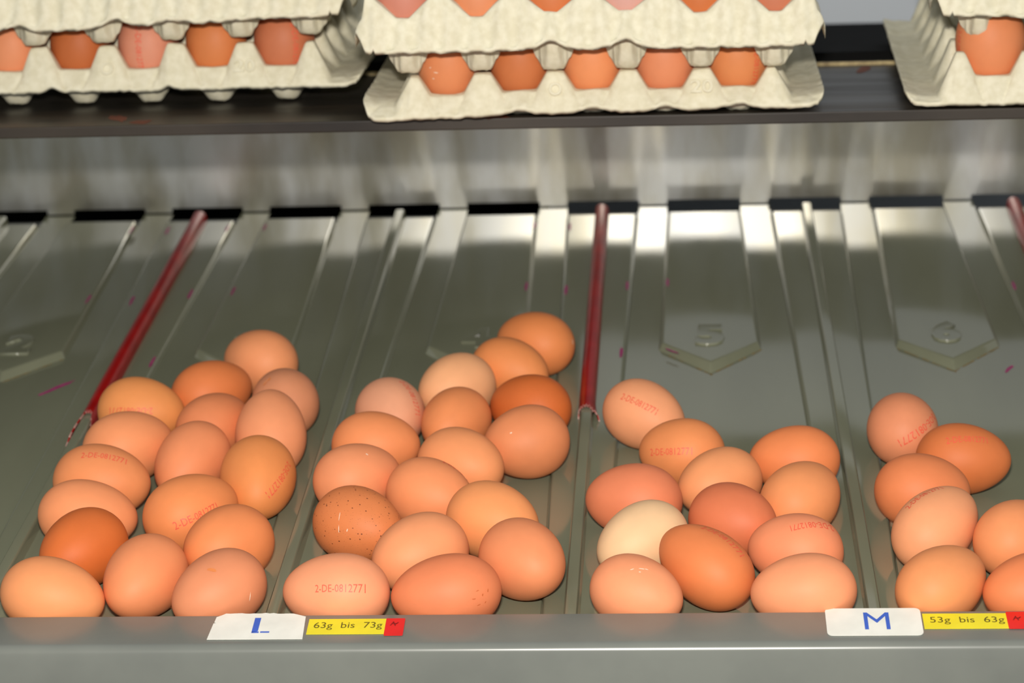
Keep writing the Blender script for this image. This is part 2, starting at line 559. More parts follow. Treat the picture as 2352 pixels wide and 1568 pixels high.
mx = on_rail(-169.5, -12.0, 0.12); co = (TRAY @ mx @ Vector((0, 0, 0))) * MM
lc = empty('size_card', co)
tag(lc, 'torn white card marked with a blue L, on the front rail', 'label')
edge = [(-26, -12.6), (-26, -12.6), (26.2, -12.6), (25.2, 9.5), (20, 11.8)]
for i in range(18):
    edge.append((18 - i * 2.2, 13.0 + random.uniform(-0.35, 0.55) - 0.10 * abs(i - 8) * 0.5))
edge += [(-21.5, 11.2), (-24.2, 9.4), (-24.6, 4.4), (-23.2, 3.8), (-24.9, 3.0)]
flat_poly('card', edge[1:], mx, M_CARD, lc, co)
bm = bmesh.new()
for q in ([(-2.6, 8.3), (0.8, 8.3), (0.8, -5.0), (-2.6, -6.6)], [(-2.6, -5.3), (1.4, -5.3), (1.4, -6.8), (-2.6, -6.8)], [(2.2, -5.2), (7.2, -5.2), (7.2, -6.6), (2.2, -6.6)]):
    bm.faces.new([bm.verts.new((x, y, 0.42)) for x, y in q])
link_mesh('letter', place(bm, TRAY @ mx, co), M_BLUE, lc)

mx = on_rail(-120.5, -12.6, 0.12); co = (TRAY @ mx @ Vector((0, 0, 0))) * MM
tp = empty('weight_tape', co)
tag(tp, 'yellow embossed tape reading 63g bis 73g with a red end tab', 'label')
flat_poly('tape', [(-21.4, -7.4), (21.6, -7.4), (21.6, 7.4), (-21.4, 7.4)], mx, M_YELLOW, tp, co)
print_on('lettering', '63g  bis  73g', 37.5, 7.6, mx @ Matrix.Translation((0.6, 0.3, 0.42)), M_DARKINK, tp, co)
tab = flat_poly('red_tab', round_rect(10.4, 16.8, 0.8), mx @ Matrix.Translation((26.2, -1.0, 0.25)), M_REDTAB, tp, co)
scribble(mx @ Matrix.Translation((26.0, 1.5, 0.68)), tab, co)

mx = on_rail(164.2, -11.0, 0.12); co = (TRAY @ mx @ Vector((0, 0, 0))) * MM
mc = empty('size_card', co)
tag(mc, 'clean white card with rounded corners marked with a blue M', 'label')
flat_poly('card', round_rect(51.0, 26.5, 3.0), mx, M_CARD, mc, co)
print_on('letter', 'M', 13.6, 16.6, mx @ Matrix.Translation((1.6, 0.6, 0.42)), M_BLUE, mc, co)

mx = on_rail(213.5, -10.8, 0.12); co = (TRAY @ mx @ Vector((0, 0, 0))) * MM
tp2 = empty('weight_tape', co)
tag(tp2, 'yellow embossed tape reading 53g bis 63g beside the M card', 'label')
flat_poly('tape', [(-23.0, -7.3), (22.4, -7.3), (22.4, 7.3), (-23.0, 7.3)], mx, M_YELLOW, tp2, co)
print_on('lettering', '53g  bis  63g', 39.5, 7.4, mx @ Matrix.Translation((0.4, 0.3, 0.42)), M_DARKINK, tp2, co)
tab = flat_poly('red_tab', round_rect(11.0, 16.4, 0.8), mx @ Matrix.Translation((27.0, 0.2, 0.25)), M_REDTAB, tp2, co)
scribble(mx @ Matrix.Translation((27.0, 1.5, 0.68)), tab, co)

# ------------------------------------------------------------------ back plate
porg = (TRAY @ Vector((0, YW, -12))) * MM
plate = empty('back_plate', porg)
tag(plate, 'streaked galvanised metal plate standing behind the egg tray', 'plate')
bm = bmesh.new(); box(bm, X0 - 30, X1 + 30, YW, YW + 2.0, 5.0, 124)
for k in range(K0, K1):
    for xa, xb in ((k * P + wst(YP) + 0.5, (k + 0.5) * P - 30.5), ((k + 0.5) * P + 30.5, (k + 1) * P - wst(YP) - 0.5)):
        box(bm, xa, xb, YW, YW + 2.0, 1.2, 5.0)
link_mesh('sheet', place(bm, TRAY, porg), M_WALL, plate)
bm = bmesh.new(); box(bm, X0 - 30, X1 + 30, YW - 0.2, YW + 12.0, 122, 124.5); bevel_all(bm, 0.5, 2)
link_mesh('folded_top', place(bm, TRAY, porg), M_WALL, plate)


# ------------------------------------------------------------------ carton shelf
ZS = 218.5
sorg = Vector((0, 460, BENCH + ZS)) * MM
shelf = empty('carton_shelf', sorg)
tag(shelf, 'dark worn steel shelf carrying the stacked egg trays', 'shelf')
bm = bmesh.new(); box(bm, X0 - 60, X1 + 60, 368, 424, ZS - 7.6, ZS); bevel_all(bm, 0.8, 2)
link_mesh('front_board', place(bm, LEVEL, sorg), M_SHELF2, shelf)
bm = bmesh.new(); box(bm, X0 - 60, X1 + 60, 424, 538, ZS - 8.6, ZS - 1.2); bevel_all(bm, 0.6, 2)
link_mesh('back_board', place(bm, LEVEL, sorg), M_SHELF, shelf)
bm = bmesh.new(); box(bm, X0 - 60, X1 + 60, 538, 541, ZS - 8.6, ZS + 1.2); bevel_all(bm, 0.4, 2)
link_mesh('back_edge', place(bm, LEVEL, sorg), M_BRASS, shelf)
for x, y, l, w, a in ((-318, 392, 14, 6, 0.5), (-300, 378, 7, 9, 0.2), (-120, 386, 16, 12, 0.1), (-98, 396, 10, 9, 0.4), (-60, 372, 8, 12, 0.0), (196, 520, 5, 14, 1.2)):
    bm = bmesh.new()
    vs = []
    for i in range(14):
        t = 2 * math.pi * i / 14
        r = random.uniform(0.6, 1.15)
        dx, dy = w * r * math.cos(t), l * r * math.sin(t)
        vs.append(bm.verts.new((x + dx * math.cos(a) - dy * math.sin(a), y + dx * math.sin(a) + dy * math.cos(a), (ZS if y < 424 else ZS - 1.2) + 0.12)))
    bm.faces.new(vs)
    link_mesh('rust_patch', place(bm, LEVEL, sorg), M_RUST, shelf)
for x in (X0 - 50, X1 + 48):
    a = TRAY @ Vector((x, 390, -14))
    bm = bmesh.new(); box(bm, x - 3, x + 3, 380, 530, 14, ZS - 8)
    link_mesh('bracket', place(bm, LEVEL, sorg), M_SHELF, shelf)
rr = Vector((0, 600, BENCH + ZS)) * MM
rear = empty('rear_support_bar', rr)
tag(rear, 'black steel bar under the far ends of the egg trays', 'bar')
bm = bmesh.new(); box(bm, X0 - 60, X1 + 60, 585, 615, ZS - 20, ZS); bevel_all(bm, 1, 2)
link_mesh('bar', place(bm, LEVEL, rr), M_BLACK, rear)
for x in (X0 - 50, X1 + 48):
    bm = bmesh.new(); box(bm, x - 3, x + 3, 590, 610, 30, ZS - 20)
    link_mesh('upright', place(bm, LEVEL, rr), M_BLACK, rear)

# ------------------------------------------------------------------ eggs
KE = 0.11
def unit_egg(nu=48, nv=32):
    bm = bmesh.new()
    rings = []
    for j in range(1, nv):
        t = math.pi * j / nv
        x = math.cos(t)
        g = (1 + KE * x) * math.sin(t)
        rings.append([bm.verts.new((x, g * math.cos(2 * math.pi * i / nu), g * math.sin(2 * math.pi * i / nu))) for i in range(nu)])
    a, b = bm.verts.new((1, 0, 0)), bm.verts.new((-1, 0, 0))
    for i in range(nu):
        j = (i + 1) % nu
        bm.faces.new((a, rings[0][i], rings[0][j]))
        bm.faces.new((b, rings[-1][j], rings[-1][i]))
        for r, s in zip(rings, rings[1:]):
            bm.faces.new((r[i], s[i], s[j], r[j]))
    bmesh.ops.recalc_face_normals(bm, faces=bm.faces)
    me = bpy.data.meshes.new('egg_shell')
    bm.to_mesh(me)
    bm.free()
    for pl in me.polygons:
        pl.use_smooth = True
    me.materials.append(M_CARD)
    return me
EGG = unit_egg()

def egg_axes(yaw, tilt):
    u = Vector((math.cos(yaw) * math.cos(tilt), math.sin(yaw) * math.cos(tilt), math.sin(tilt)))
    w = Vector((-math.sin(yaw), math.cos(yaw), 0))
    return u, w, u.cross(w)

def make_egg(frame, c, axes, a, b, colour, label, group, specks=0.0, fine=0.0):
    o = bpy.data.objects.new('hen_egg', EGG)
    col.objects.link(o)
    u, w, t = axes
    mx = Matrix(((u.x * a, w.x * b, t.x * b, c[0]), (u.y * a, w.y * b, t.y * b, c[1]), (u.z * a, w.z * b, t.z * b, c[2]), (0, 0, 0, 1)))
    o.matrix_world = scaled(frame @ mx)
    o.material_slots[0].link = 'OBJECT'
    o.material_slots[0].material = egg_mat('eggshell', colour, specks, fine)
    tag(o, label, 'egg', group)
    return o

def to_surface(p):
    """point in egg space -> same direction on the unit egg"""
    lo, hi = 0.0, 2.0
    p = p.normalized()
    for _ in range(24):
        m = (lo + hi) / 2
        q = p * m
        f = q.x ** 2 + (q.y ** 2 + q.z ** 2) / (1 + KE * max(-1.1, min(1.1, q.x))) ** 2
        if f < 1:
            lo = m
        else:
            hi = m
    return p * lo

STAMP = fit_text('2-DE-0812771', 1.0, 1.0, res=2)
def stamp(egg, a, b, p0, p1, frac=1.0, h=4.6):
    """red code printed on the shell from p0 to p1 (egg space); frac is the share of the code between them"""
    S = Vector((a, b, b))
    q0 = Vector([p * s for p, s in zip(p0, S)])
    q1 = Vector([p * s for p, s in zip(p1, S)])
    r = (q0.length + q1.length) / 2
    d0, d1 = q0.normalized(), q1.normalized()
    ang = d0.angle(d1) / frac
    side = (d1 - d0 * d1.dot(d0)).normalized()
    ang = min(ang, 33.0 / r)
    vs, fs = [], []
    for v in STAMP.vertices:
        t = (v.co.x + 0.5) * ang
        dr = d0 * math.cos(t) + side * math.sin(t)
        tg = -d0 * math.sin(t) + side * math.cos(t)
        upv = dr.cross(tg)
        dd = (dr + upv * (v.co.y * h / r)).normalized()
        loc = Vector((dd.x / S.x, dd.y / S.y, dd.z / S.z))
        vs.append(to_surface(loc) * 1.0045)
    fs = [list(pl.vertices) for pl in STAMP.polygons]
    me = bpy.data.meshes.new('stamp')
    me.from_pydata(vs, [], fs)
    me.update()
    o = link_data('stamped_code', me, M_STAMP, egg)
    return o

def mark(egg, centre, along, l, w, mat, name, n=10):
    """irregular flat patch on the shell, in egg space"""
    c = Vector(centre).normalized()
    t1 = Vector(along)
    t1 = (t1 - c * t1.dot(c)).normalized()
    t2 = c.cross(t1)
    vs = []
    for i in range(n):
        an = 2 * math.pi * i / n
        r = random.uniform(0.65, 1.1)
        vs.append(to_surface(c + t1 * (l * r * math.cos(an)) + t2 * (w * r * math.sin(an))) * 1.004)
    me = bpy.data.meshes.new(name)
    me.from_pydata(vs, [], [list(range(n))])
    me.update()
    return link_data(name, me, mat, egg)

# key, x, y, z (tray frame, mm), yaw, tilt, half length, half width, printed code
EGGS = [
    ('e1', -226.8, 369.2, 22.33, -0.650, 0.081, 28.66, 22.45, None),
    ('e2', -250.9, 316.3, 21.81, -2.472, -0.022, 28.57, 21.74, None),
    ('e3', -198.4, 294.5, 22.82, -1.325, 0.003, 28.64, 22.13, None),
    ('e4', -199.4, 238.8, 25.81, -1.451, -0.486, 31.53, 22.70, None),
    ('e5', -239.5, 258.8, 21.78, -2.053, -0.022, 28.36, 21.71, None),
    ('e6', -244.6, 202.6, 21.82, 1.198, 0.245, 29.86, 21.92, None),
    ('e7', -197.6, 172.1, 23.19, 1.649, 0.234, 30.84, 23.35, ([-0.013, -0.864, 0.501], [-0.854, -0.337, 0.33], 1.0)),
    ('e8', -292.1, 283.2, 22.53, 2.983, 0.040, 29.37, 22.59, ([-0.485, 0.733, 0.386], [0.492, 0.861, 0.319], 1.0)),
    ('e9', -288.6, 223.3, 23.23, -2.542, 0.013, 29.65, 23.23, None),
    ('e10', -294.2, 170.0, 23.35, 3.019, 0.028, 30.49, 23.38, ([0.282, 0.381, 0.913], [-0.604, 0.183, 0.721], 1.0)),
    ('e11', -293.4, 125.4, 21.44, -3.089, 0.136, 29.79, 21.62, None),
    ('e12', -285.9, 77.7, 22.56, 1.017, 0.021, 28.89, 22.57, None),
    ('e13', -290.4, 20.9, 21.34, 3.034, 0.157, 29.78, 21.56, None),
    ('e14', -242.3, 40.3, 22.23, 1.264, 0.112, 29.52, 22.39, None),
    ('e15', -197.1, 24.4, 21.63, 0.767, 0.130, 28.84, 21.80, None),
    ('e16', -230.5, 125.3, 23.30, -2.443, -0.071, 30.14, 22.93, ([0.697, 0.741, 0.219], [-0.25, 0.86, 0.383], 1.0)),
    ('e17', -201.0, 80.6, 23.11, 0.862, -0.086, 28.74, 22.69, None),
    ('f1', -38.0, 396.8, 22.24, -0.521, -0.001, 28.98, 22.08, None),
    ('f2', -52.7, 353.0, 20.92, 2.621, 0.061, 28.44, 21.02, None),
    ('f3', -86.7, 315.7, 22.91, 0.858, -0.046, 28.85, 22.69, None),
    ('f4', -125.8, 273.2, 22.65, 1.889, -0.022, 28.60, 22.57, ([0.077, -0.383, 0.93], [-0.185, -0.508, 0.818], 0.3)),
    ('f5', -35.7, 282.1, 21.95, -0.468, 0.069, 28.07, 22.06, None),
    ('f6', -83.1, 261.0, 21.60, 1.211, -0.029, 28.18, 21.48, None),
    ('f7', -34.9, 222.3, 23.29, 0.400, -0.028, 27.73, 23.19, None),
    ('f8', -130.4, 224.8, 21.78, 3.120, 0.002, 28.20, 21.75, None),
    ('f9', -73.4, 191.3, 22.99, 2.565, -0.051, 29.26, 22.74, None),
    ('f10', -135.7, 170.7, 22.71, -2.546, 0.051, 28.15, 21.90, None),
    ('f11', -88.9, 149.1, 21.94, 2.683, 0.083, 28.25, 22.06, ([-0.1, -0.382, 0.907], [-0.327, -0.481, 0.774], 0.3)),
    ('f12', -127.6, 106.7, 22.59, 2.565, -0.005, 28.99, 22.55, None),
    ('f13', -87.9, 67.2, 22.87, 0.627, 0.026, 29.49, 22.89, None),
    ('f14', -48.5, 110.6, 22.81, 2.620, 0.021, 29.21, 22.82, None),
    ('f15', -130.3, 21.9, 22.00, -0.027, -0.021, 30.01, 21.93, ([-0.29, -0.784, 0.494], [0.631, -0.68, 0.475], 1.0)),
    ('f16', -68.8, 20.8, 21.55, 0.152, 0.037, 30.84, 21.61, None),
    ('f17', -27.7, 57.2, 23.00, 2.197, -0.039, 28.95, 22.82, None),
    ('g1', 39.1, 267.8, 21.89, 2.487, 0.152, 29.18, 22.11, ([0.315, 0.672, 0.716], [-0.568, 0.482, 0.602], 1.0)),
    ('g2', 62.6, 209.3, 21.50, -0.303, 0.052, 27.33, 21.59, ([-0.551, -0.734, 0.278], [0.465, -0.819, 0.442], 1.0)),
    ('g3', 131.6, 196.5, 21.35, -0.010, 0.002, 27.99, 21.06, None),
    ('g4', 84.9, 164.1, 21.12, 0.603, 0.005, 27.63, 21.09, None),
    ('g5', 132.9, 137.1, 22.73, -2.155, -0.101, 28.51, 22.24, None),
    ('g6', 33.7, 137.2, 22.53, -0.138, -0.011, 29.07, 22.47, None),
    ('g7', 39.0, 84.5, 21.51, 0.634, 0.157, 29.00, 21.74, None),
    ('g8', 92.1, 108.4, 22.47, 2.512, -0.093, 27.57, 22.03, None),
    ('g9', 126.3, 71.2, 21.35, -0.203, -0.009, 27.27, 21.30, ([0.758, 0.09, 0.701], [-0.053, -0.479, 0.87], 1.0)),
    ('g10', 36.8, 21.3, 20.57, 2.638, 0.052, 27.23, 20.66, None),
    ('g11', 75.0, 48.6, 23.33, -0.687, -0.326, 30.64, 21.33, ([-0.365, 0.155, 0.88], [0.579, 0.219, 0.839], 1.0)),
    ('g12', 128.3, 20.8, 20.96, 0.040, 0.053, 29.24, 21.05, None),
    ('h1', 201.2, 242.1, 22.35, -1.550, -0.033, 28.32, 22.21, ([0.288, 0.829, 0.537], [0.81, 0.451, 0.453], 0.45)),
    ('h2', 234.1, 194.2, 21.94, 3.023, -0.002, 28.88, 21.90, ([0.363, 0.571, 0.783], [-0.489, 0.355, 0.745], 1.0)),
    ('h3', 204.9, 148.5, 22.19, 3.090, -0.002, 28.30, 22.15, None),
    ('h4', 208.0, 96.1, 23.27, -2.297, -0.296, 30.23, 21.63, ([0.364, -0.43, 0.868], [-0.467, -0.131, 0.829], 1.0)),
    ('h5', 251.7, 84.5, 21.79, -2.157, -0.006, 27.94, 21.74, None),
    ('h6', 204.2, 25.7, 22.03, -2.397, -0.142, 28.56, 21.35, None),
    ('h7', 252.5, 20.6, 20.84, 0.223, 0.034, 27.56, 20.89, None),
]
LOOK = {
    'e1': ((250, 165, 105), 'tan egg at the uphill tip of the cluster beside the forked red sleeve'),
    'e2': ((236, 136, 72), 'orange-brown egg just below the uphill tip of the forked-sleeve cluster'),
    'e3': ((228, 153, 105), 'pinkish egg with an orange smear in the forked-sleeve lane'),
    'e4': ((252, 166, 110), 'tan egg tilted end-up against the smeared pinkish egg'),
    'e5': ((238, 146, 90), 'half-hidden tan-brown egg below the orange-brown one in the forked-sleeve lane'),
    'e6': ((248, 155, 98), 'plain orange-tan egg pointing uphill in the middle of the forked-sleeve cluster'),
    'e7': ((244, 154, 82), 'golden egg with red code curving down its side, by the plain divider'),
    'e8': ((246, 160, 86), 'yellowish egg touching the red sleeve, red code upside down and half covered'),
    'e9': ((250, 162, 102), 'plain tan egg at the forked end of the red sleeve'),
    'e10': ((245, 155, 92), 'egg with clear upright red code just below the forked red sleeve'),
    'e11': ((252, 162, 102), 'light tan unprinted egg directly below the clearly coded egg by the divider'),
    'e12': ((226, 118, 50), 'darkest glossy brown egg in the forked-sleeve lane'),
    'e13': ((250, 166, 102), 'large tan egg in the corner by the rail, below the dark glossy egg'),
    'e14': ((248, 156, 98), 'tan egg on the rail between a large tan and a pinkish egg'),
    'e15': ((234, 151, 101), 'two-toned pinkish egg against the rail above the L card'),
    'e16': ((248, 153, 86), 'orange egg with a slanting red code partly covered by its neighbour'),
    'e17': ((246, 150, 86), 'plain orange egg lying on the coded one, above the two-toned pinkish egg'),
    'f1': ((244, 150, 82), 'topmost orange egg beside the square-ended red sleeve'),
    'f2': ((248, 156, 86), 'orange-tan egg just below the topmost egg beside the square-ended sleeve'),
    'f3': ((255, 189, 129), 'pale peach egg, lightest one in the lane above the 63g tape'),
    'f4': ((244, 175, 129), 'pale pink egg high by the plain divider, faint red code on top'),
    'f5': ((222, 116, 50), 'dark brown finely freckled egg beside the square-ended red sleeve'),
    'f6': ((246, 154, 90), 'round golden egg below the pale peach egg'),
    'f7': ((238, 150, 93), 'big round dusky pink egg at the torn end of the red sleeve'),
    'f8': ((248, 155, 92), 'orange egg below the pale pink egg, against the plain divider'),
    'f9': ((252, 165, 102), 'light orange egg leaning on the big round dusky pink egg'),
    'f10': ((248, 160, 104), 'pinkish tan egg resting directly above the heavily speckled egg'),
    'f11': ((250, 159, 99), 'tan egg with a code just showing on its upper edge, beside the speckled egg'),
    'f12': ((230, 138, 76), 'brown egg with dark speckles and white scratches'),
    'f13': ((250, 166, 108), 'tan egg right below the speckled egg, behind the rail eggs'),
    'f14': ((252, 166, 98), 'golden tan egg above the lone round egg next to the divider and rail'),
    'f15': ((252, 170, 118), 'pale egg with a pink code lying flat on the rail above the yellow tape'),
    'f16': ((238, 140, 88), 'large brown egg with blotched end against the rail, right of the coded one'),
    'f17': ((244, 154, 98), 'orange-tan egg near the plain end of the middle divider, beside the blotched egg'),
    'g1': ((252, 174, 118), 'long tan egg with slanting red code beside the torn end of the middle sleeve'),
    'g2': ((244, 154, 88), 'orange egg with level red code below the long tan coded egg'),
    'g3': ((244, 145, 82), 'uppermost orange egg beside the shiny divider left of the M card'),
    'g4': ((248, 166, 104), 'plain pinkish tan egg in the centre, below the level-coded orange egg'),
    'g5': ((246, 160, 96), 'golden egg below the uppermost orange egg by the shiny divider'),
    'g6': ((238, 140, 92), 'reddish egg alone against the middle divider, above the cream egg'),
    'g7': ((248, 210, 154), 'cream-white egg, the palest on the tray'),
    'g8': ((228, 128, 80), 'dark reddish-brown egg in the centre of the twelve-egg lane'),
    'g9': ((250, 156, 104), 'tan egg with red code upside down near the shiny divider'),
    'g10': ((252, 166, 112), 'tan egg with white flecks against the rail below the cream egg'),
    'g11': ((236, 138, 76), 'deep orange egg with red code along its upper edge, beside the cream egg'),
    'g12': ((250, 166, 112), 'large plain pinkish tan egg against the rail left of the M card'),
    'h1': ((238, 154, 104), 'round dusky pink egg at the top of the lane above the 53g tape'),
    'h2': ((226, 128, 66), 'dark brown egg with a level red code beside the round dusky pink egg'),
    'h3': ((236, 140, 82), 'plain brown egg under the dark coded brown egg'),
    'h4': ((252, 175, 118), 'light tan egg with red code along its upper edge above the M card'),
    'h5': ((248, 160, 98), 'tan egg leaning on the light tan coded egg, above the reddish rail egg'),
    'h6': ((244, 160, 96), 'golden egg against the rail right of the M card'),
    'h7': ((238, 140, 82), 'reddish egg against the rail above the 53g tape'),
}
GROUPS = {'e': 'loose eggs in the lane beside the forked red sleeve', 'f': 'loose eggs in the lane left of the square-ended red sleeve',
          'g': 'loose eggs in the lane right of the square-ended red sleeve', 'h': 'loose eggs in the lane above the 53g tape'}
SHELL = {}
for key, x, y, z, yaw, tilt, a, b, st in EGGS:
    colour, label = LOOK[key]
    specks = 1.0 if key == 'f12' else 0.0
    fine = 0.55 if key == 'f5' else (0.18 if key in ('e12', 'f16', 'e7') else 0.0)
    o = make_egg(TRAY, (x, y, z + (1.0 if key in ('e3', 'f7', 'f10') else 0.5 if key in ('e15', 'f1', 'f5', 'f17', 'g3') else 0.15)), egg_axes(yaw, tilt), a, b, colour, label, GROUPS[key[0]], specks, fine)
    SHELL[key] = (o, yaw, tilt, a, b)
    if st:
        stamp(o, a, b, *st)

def dir_in_egg(key, d):
    """tray-frame direction -> egg space"""
    o, yaw, tilt, a, b = SHELL[key]
    u, w, t = egg_axes(yaw, tilt)
    d = Vector(d)
    return Vector((d.dot(u) / a, d.dot(w) / b, d.dot(t) / b)).normalized()
VIEW = Vector((0.05, -0.93, 0.36))      # roughly from the tray towards the viewer, tray frame
def face(key, sx, sy):
    """direction for a mark sx right, sy up of the middle of the shell as one stands before the tray"""
    up_ = Vector((0, 0.36, 0.93))
    return dir_in_egg(key, Vector((1, 0, 0)) * sx + up_ * sy + VIEW * math.sqrt(max(0.02, 1 - sx * sx - sy * sy)))
def mk(key, sx, sy, ang, l, w, mat, name):
    d = Vector((math.cos(ang), 0.36 * math.sin(ang), 0.93 * math.sin(ang)))
    mark(SHELL[key][0], face(key, sx, sy), dir_in_egg(key, d), l, w, mat, name)
mk('e3', -0.42, 0.58, 1.2, 0.20, 0.05, M_SMEAR, 'smear')
mk('e15', -0.05, 0.62, -0.3, 0.16, 0.05, M_SMEAR, 'smear')
mk('e15', 0.86, -0.1, 1.5, 0.12, 0.010, M_WHITEFLECK, 'scratch')
mk('f12', -0.42, 0.30, 1.55, 0.12, 0.009, M_WHITEFLECK, 'scratch')
mk('f12', -0.44, -0.02, 1.55, 0.12, 0.009, M_WHITEFLECK, 'scratch')
mk('f12', -0.22, -0.05, 1.3, 0.05, 0.012, M_WHITEFLECK, 'scratch')
mk('f10', 0.32, 0.72, -0.5, 0.05, 0.018, M_WHITEFLECK, 'fleck')
mk('f7', -0.38, 0.28, 0.2, 0.03, 0.022, M_WHITEFLECK, 'fleck')
mk('g10', 0.12, 0.72, -0.2, 0.08, 0.018, M_WHITEFLECK, 'fleck')
mk('g10', 0.24, 0.70, -0.3, 0.05, 0.014, M_WHITEFLECK, 'fleck')
mk('g10', 0.06, 0.64, 0.3, 0.03, 0.016, M_WHITEFLECK, 'fleck')
mk('g10', -0.14, 0.70, 0.4, 0.05, 0.014, M_WHITEFLECK, 'fleck')
mk('f1', 0.92, 0.02, 1.3, 0.10, 0.02, M_WHITEFLECK, 'fleck')
mk('f14', 0.34, 0.05, 0, 0.016, 0.014, M_WHITEFLECK, 'fleck')

for sx, sy, an in ((0.72, 0.12, 0.3), (0.80, 0.02, 1.0), (0.66, -0.06, 0.0), (0.84, -0.14, 0.7), (0.74, -0.2, 0.2), (0.87, 0.1, 1.2)):
    mk('f16', sx, sy, an, random.uniform(0.025, 0.05), random.uniform(0.012, 0.022), M_BLOTCH, 'blotch')

# ------------------------------------------------------------------ pulp egg trays
PT = 48.0
def tray_height(x, y, nx, ny, post, saddle, cup, wide, r0=11.0, p0=6.0, p1=13.0):
    flute = 1.0 if p1 > 15 else 0.0
    gx, gy = nx * PT / 2, ny * PT / 2
    cx, cy = max(-gx, min(gx, x)), max(-gy, min(gy, y))
    u, v = (cx + gx) / PT, (cy + gy) / PT
    dx, dy = abs(u - round(u)) * PT, abs(v - round(v)) * PT
    dc = (dx ** 5 + dy ** 5) ** 0.2
    r = math.hypot(PT / 2 - dx, PT / 2 - dy)
    s = saddle + (2.0 if dc > 19 else 0) * 0
    if r < r0:
        z = cup
    elif r < 21:
        t = (r - r0) / (21 - r0)
        z = cup + (s - cup) * (t * t * (3 - 2 * t) * 0.5 + t * 0.5)
    else:
        z = s
    if dc < p0:
        z = post - 0.02 * dc * dc
    elif dc < p1:
        z = max(z, post - 1.0 + (s - post + 1.0) * (dc - p0) / (p1 - p0))
    ox, oy = max(0, abs(x) - gx), max(0, abs(y) - gy)
    d = max(ox, oy)
    if d > 0:
        if ox >= oy and wide > 10:
            z = max(1.5, z * (1 - ox / 12.0)) + (2.5 * max(0, (ox - 24) / 8.0))
        else:
            leg = p1 + (18.5 - p1) * min(1, d / 8)
            gr = 0.0 if flute else 1.5 * math.exp(-((dx - leg) / 1.1) ** 2)
            z = z * max(0.0, 1 - (d + gr + 1.5 * flute * math.cos(2 * math.pi * x / (PT / 3)) * min(1, d / 2)) / 8.0) if d < 8 else 0.0
        if ox > 0 and oy > 0:
            z = z * max(0.0, 1 - min(ox, oy) / 8.0)
    return z

def egg_tray(name, label, nx, ny, W, D, origin, rotz, tiltx, tilty, post, saddle, cup, sag, seed, foot, p1=13.0):
    base = (LEVEL @ Vector(origin)) * MM
    bm = bmesh.new()
    n = int(round(W / 1.2))
    yl = [0.8 * i for i in range(18)]
    while yl[-1] < D - 3.2:
        yl.append(yl[-1] + 2.6)
    yl.append(D)
    m = len(yl) - 1
    th = 2.6
    wide = W / 2 - nx * PT / 2
    frame = Matrix.Translation(origin) @ Matrix.Rotation(rotz, 4, 'Z') @ Matrix.Rotation(tiltx, 4, 'X') @ Matrix.Rotation(tilty, 4, 'Y')
    top, bot = [], []
    for j in range(m + 1):
        rt, rb = [], []
        for i in range(n + 1):
            x, y = -W / 2 + W * i / n, -D / 2 + yl[j]
            # rounded corners
            hx, hy = W / 2 - 14, D / 2 - 14
            px, py = x, y
            if abs(x) > hx and abs(y) > hy:
                ex, ey = abs(x) - hx, abs(y) - hy
                l = math.hypot(ex, ey)
                mlen = max(ex, ey)
                if l > 0:
                    px = math.copysign(hx + ex * mlen / l, x)
                    py = math.copysign(hy + ey * mlen / l, y)
            z = tray_height(px, py, nx, ny, post, saddle, cup, wide, p1=p1)
            zb = tray_height(px, py, nx, ny, post, saddle, foot + th, wide, 7.0, p1=p1)
            front = max(0.0, 1 - (y + D / 2) / 26.0)
            dz = -front * front * sag(x / (W / 2))
            q = Vector((x * 0.021 + seed, y * 0.021, 0.3))
            dz += 1.1 * noise.noise(q) + 0.45 * noise.noise(q * 5)
            edge = min(W / 2 - abs(x), D / 2 - abs(y))
            if edge < 2.5:
                jag = 0.8 * noise.noise(Vector((x * 0.12 + seed * 3, y * 0.12, 1)))
                px += math.copysign(jag, x) if W / 2 - abs(x) < 2.5 else 0
                py += math.copysign(jag, y) if D / 2 - abs(y) < 2.5 else 0
                dz += 0.6 * noise.noise(Vector((x * 0.2, y * 0.2, seed)))
            rt.append(bm.verts.new((px, py, z + dz)))
            rb.append(bm.verts.new((px, py, min(zb, z) + dz - th - 0.5 * noise.noise(Vector((x * 0.3, y * 0.3, seed))))))
        top.append(rt); bot.append(rb)
    for j in range(m):
        for i in range(n):
            bm.faces.new((top[j][i], top[j][i + 1], top[j + 1][i + 1], top[j + 1][i]))
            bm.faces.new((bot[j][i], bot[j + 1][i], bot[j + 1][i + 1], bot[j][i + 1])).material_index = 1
    for i in range(n):
        bm.faces.new((bot[0][i], bot[0][i + 1], top[0][i + 1], top[0][i]))
        bm.faces.new((top[m][i], top[m][i + 1], bot[m][i + 1], bot[m][i]))
    for j in range(m):
        bm.faces.new((top[j][0], top[j + 1][0], bot[j + 1][0], bot[j][0]))
        bm.faces.new((bot[j][n], bot[j + 1][n], top[j + 1][n], top[j][n]))
    root = empty('egg_tray', base)
    tag(root, label, 'egg tray', 'pulp egg trays stacked on the shelf')
    sh = link_mesh('pulp_shell', place(bm, LEVEL @ frame, base), M_PULP, root, smooth=True)
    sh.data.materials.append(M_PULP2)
    return root, frame, base

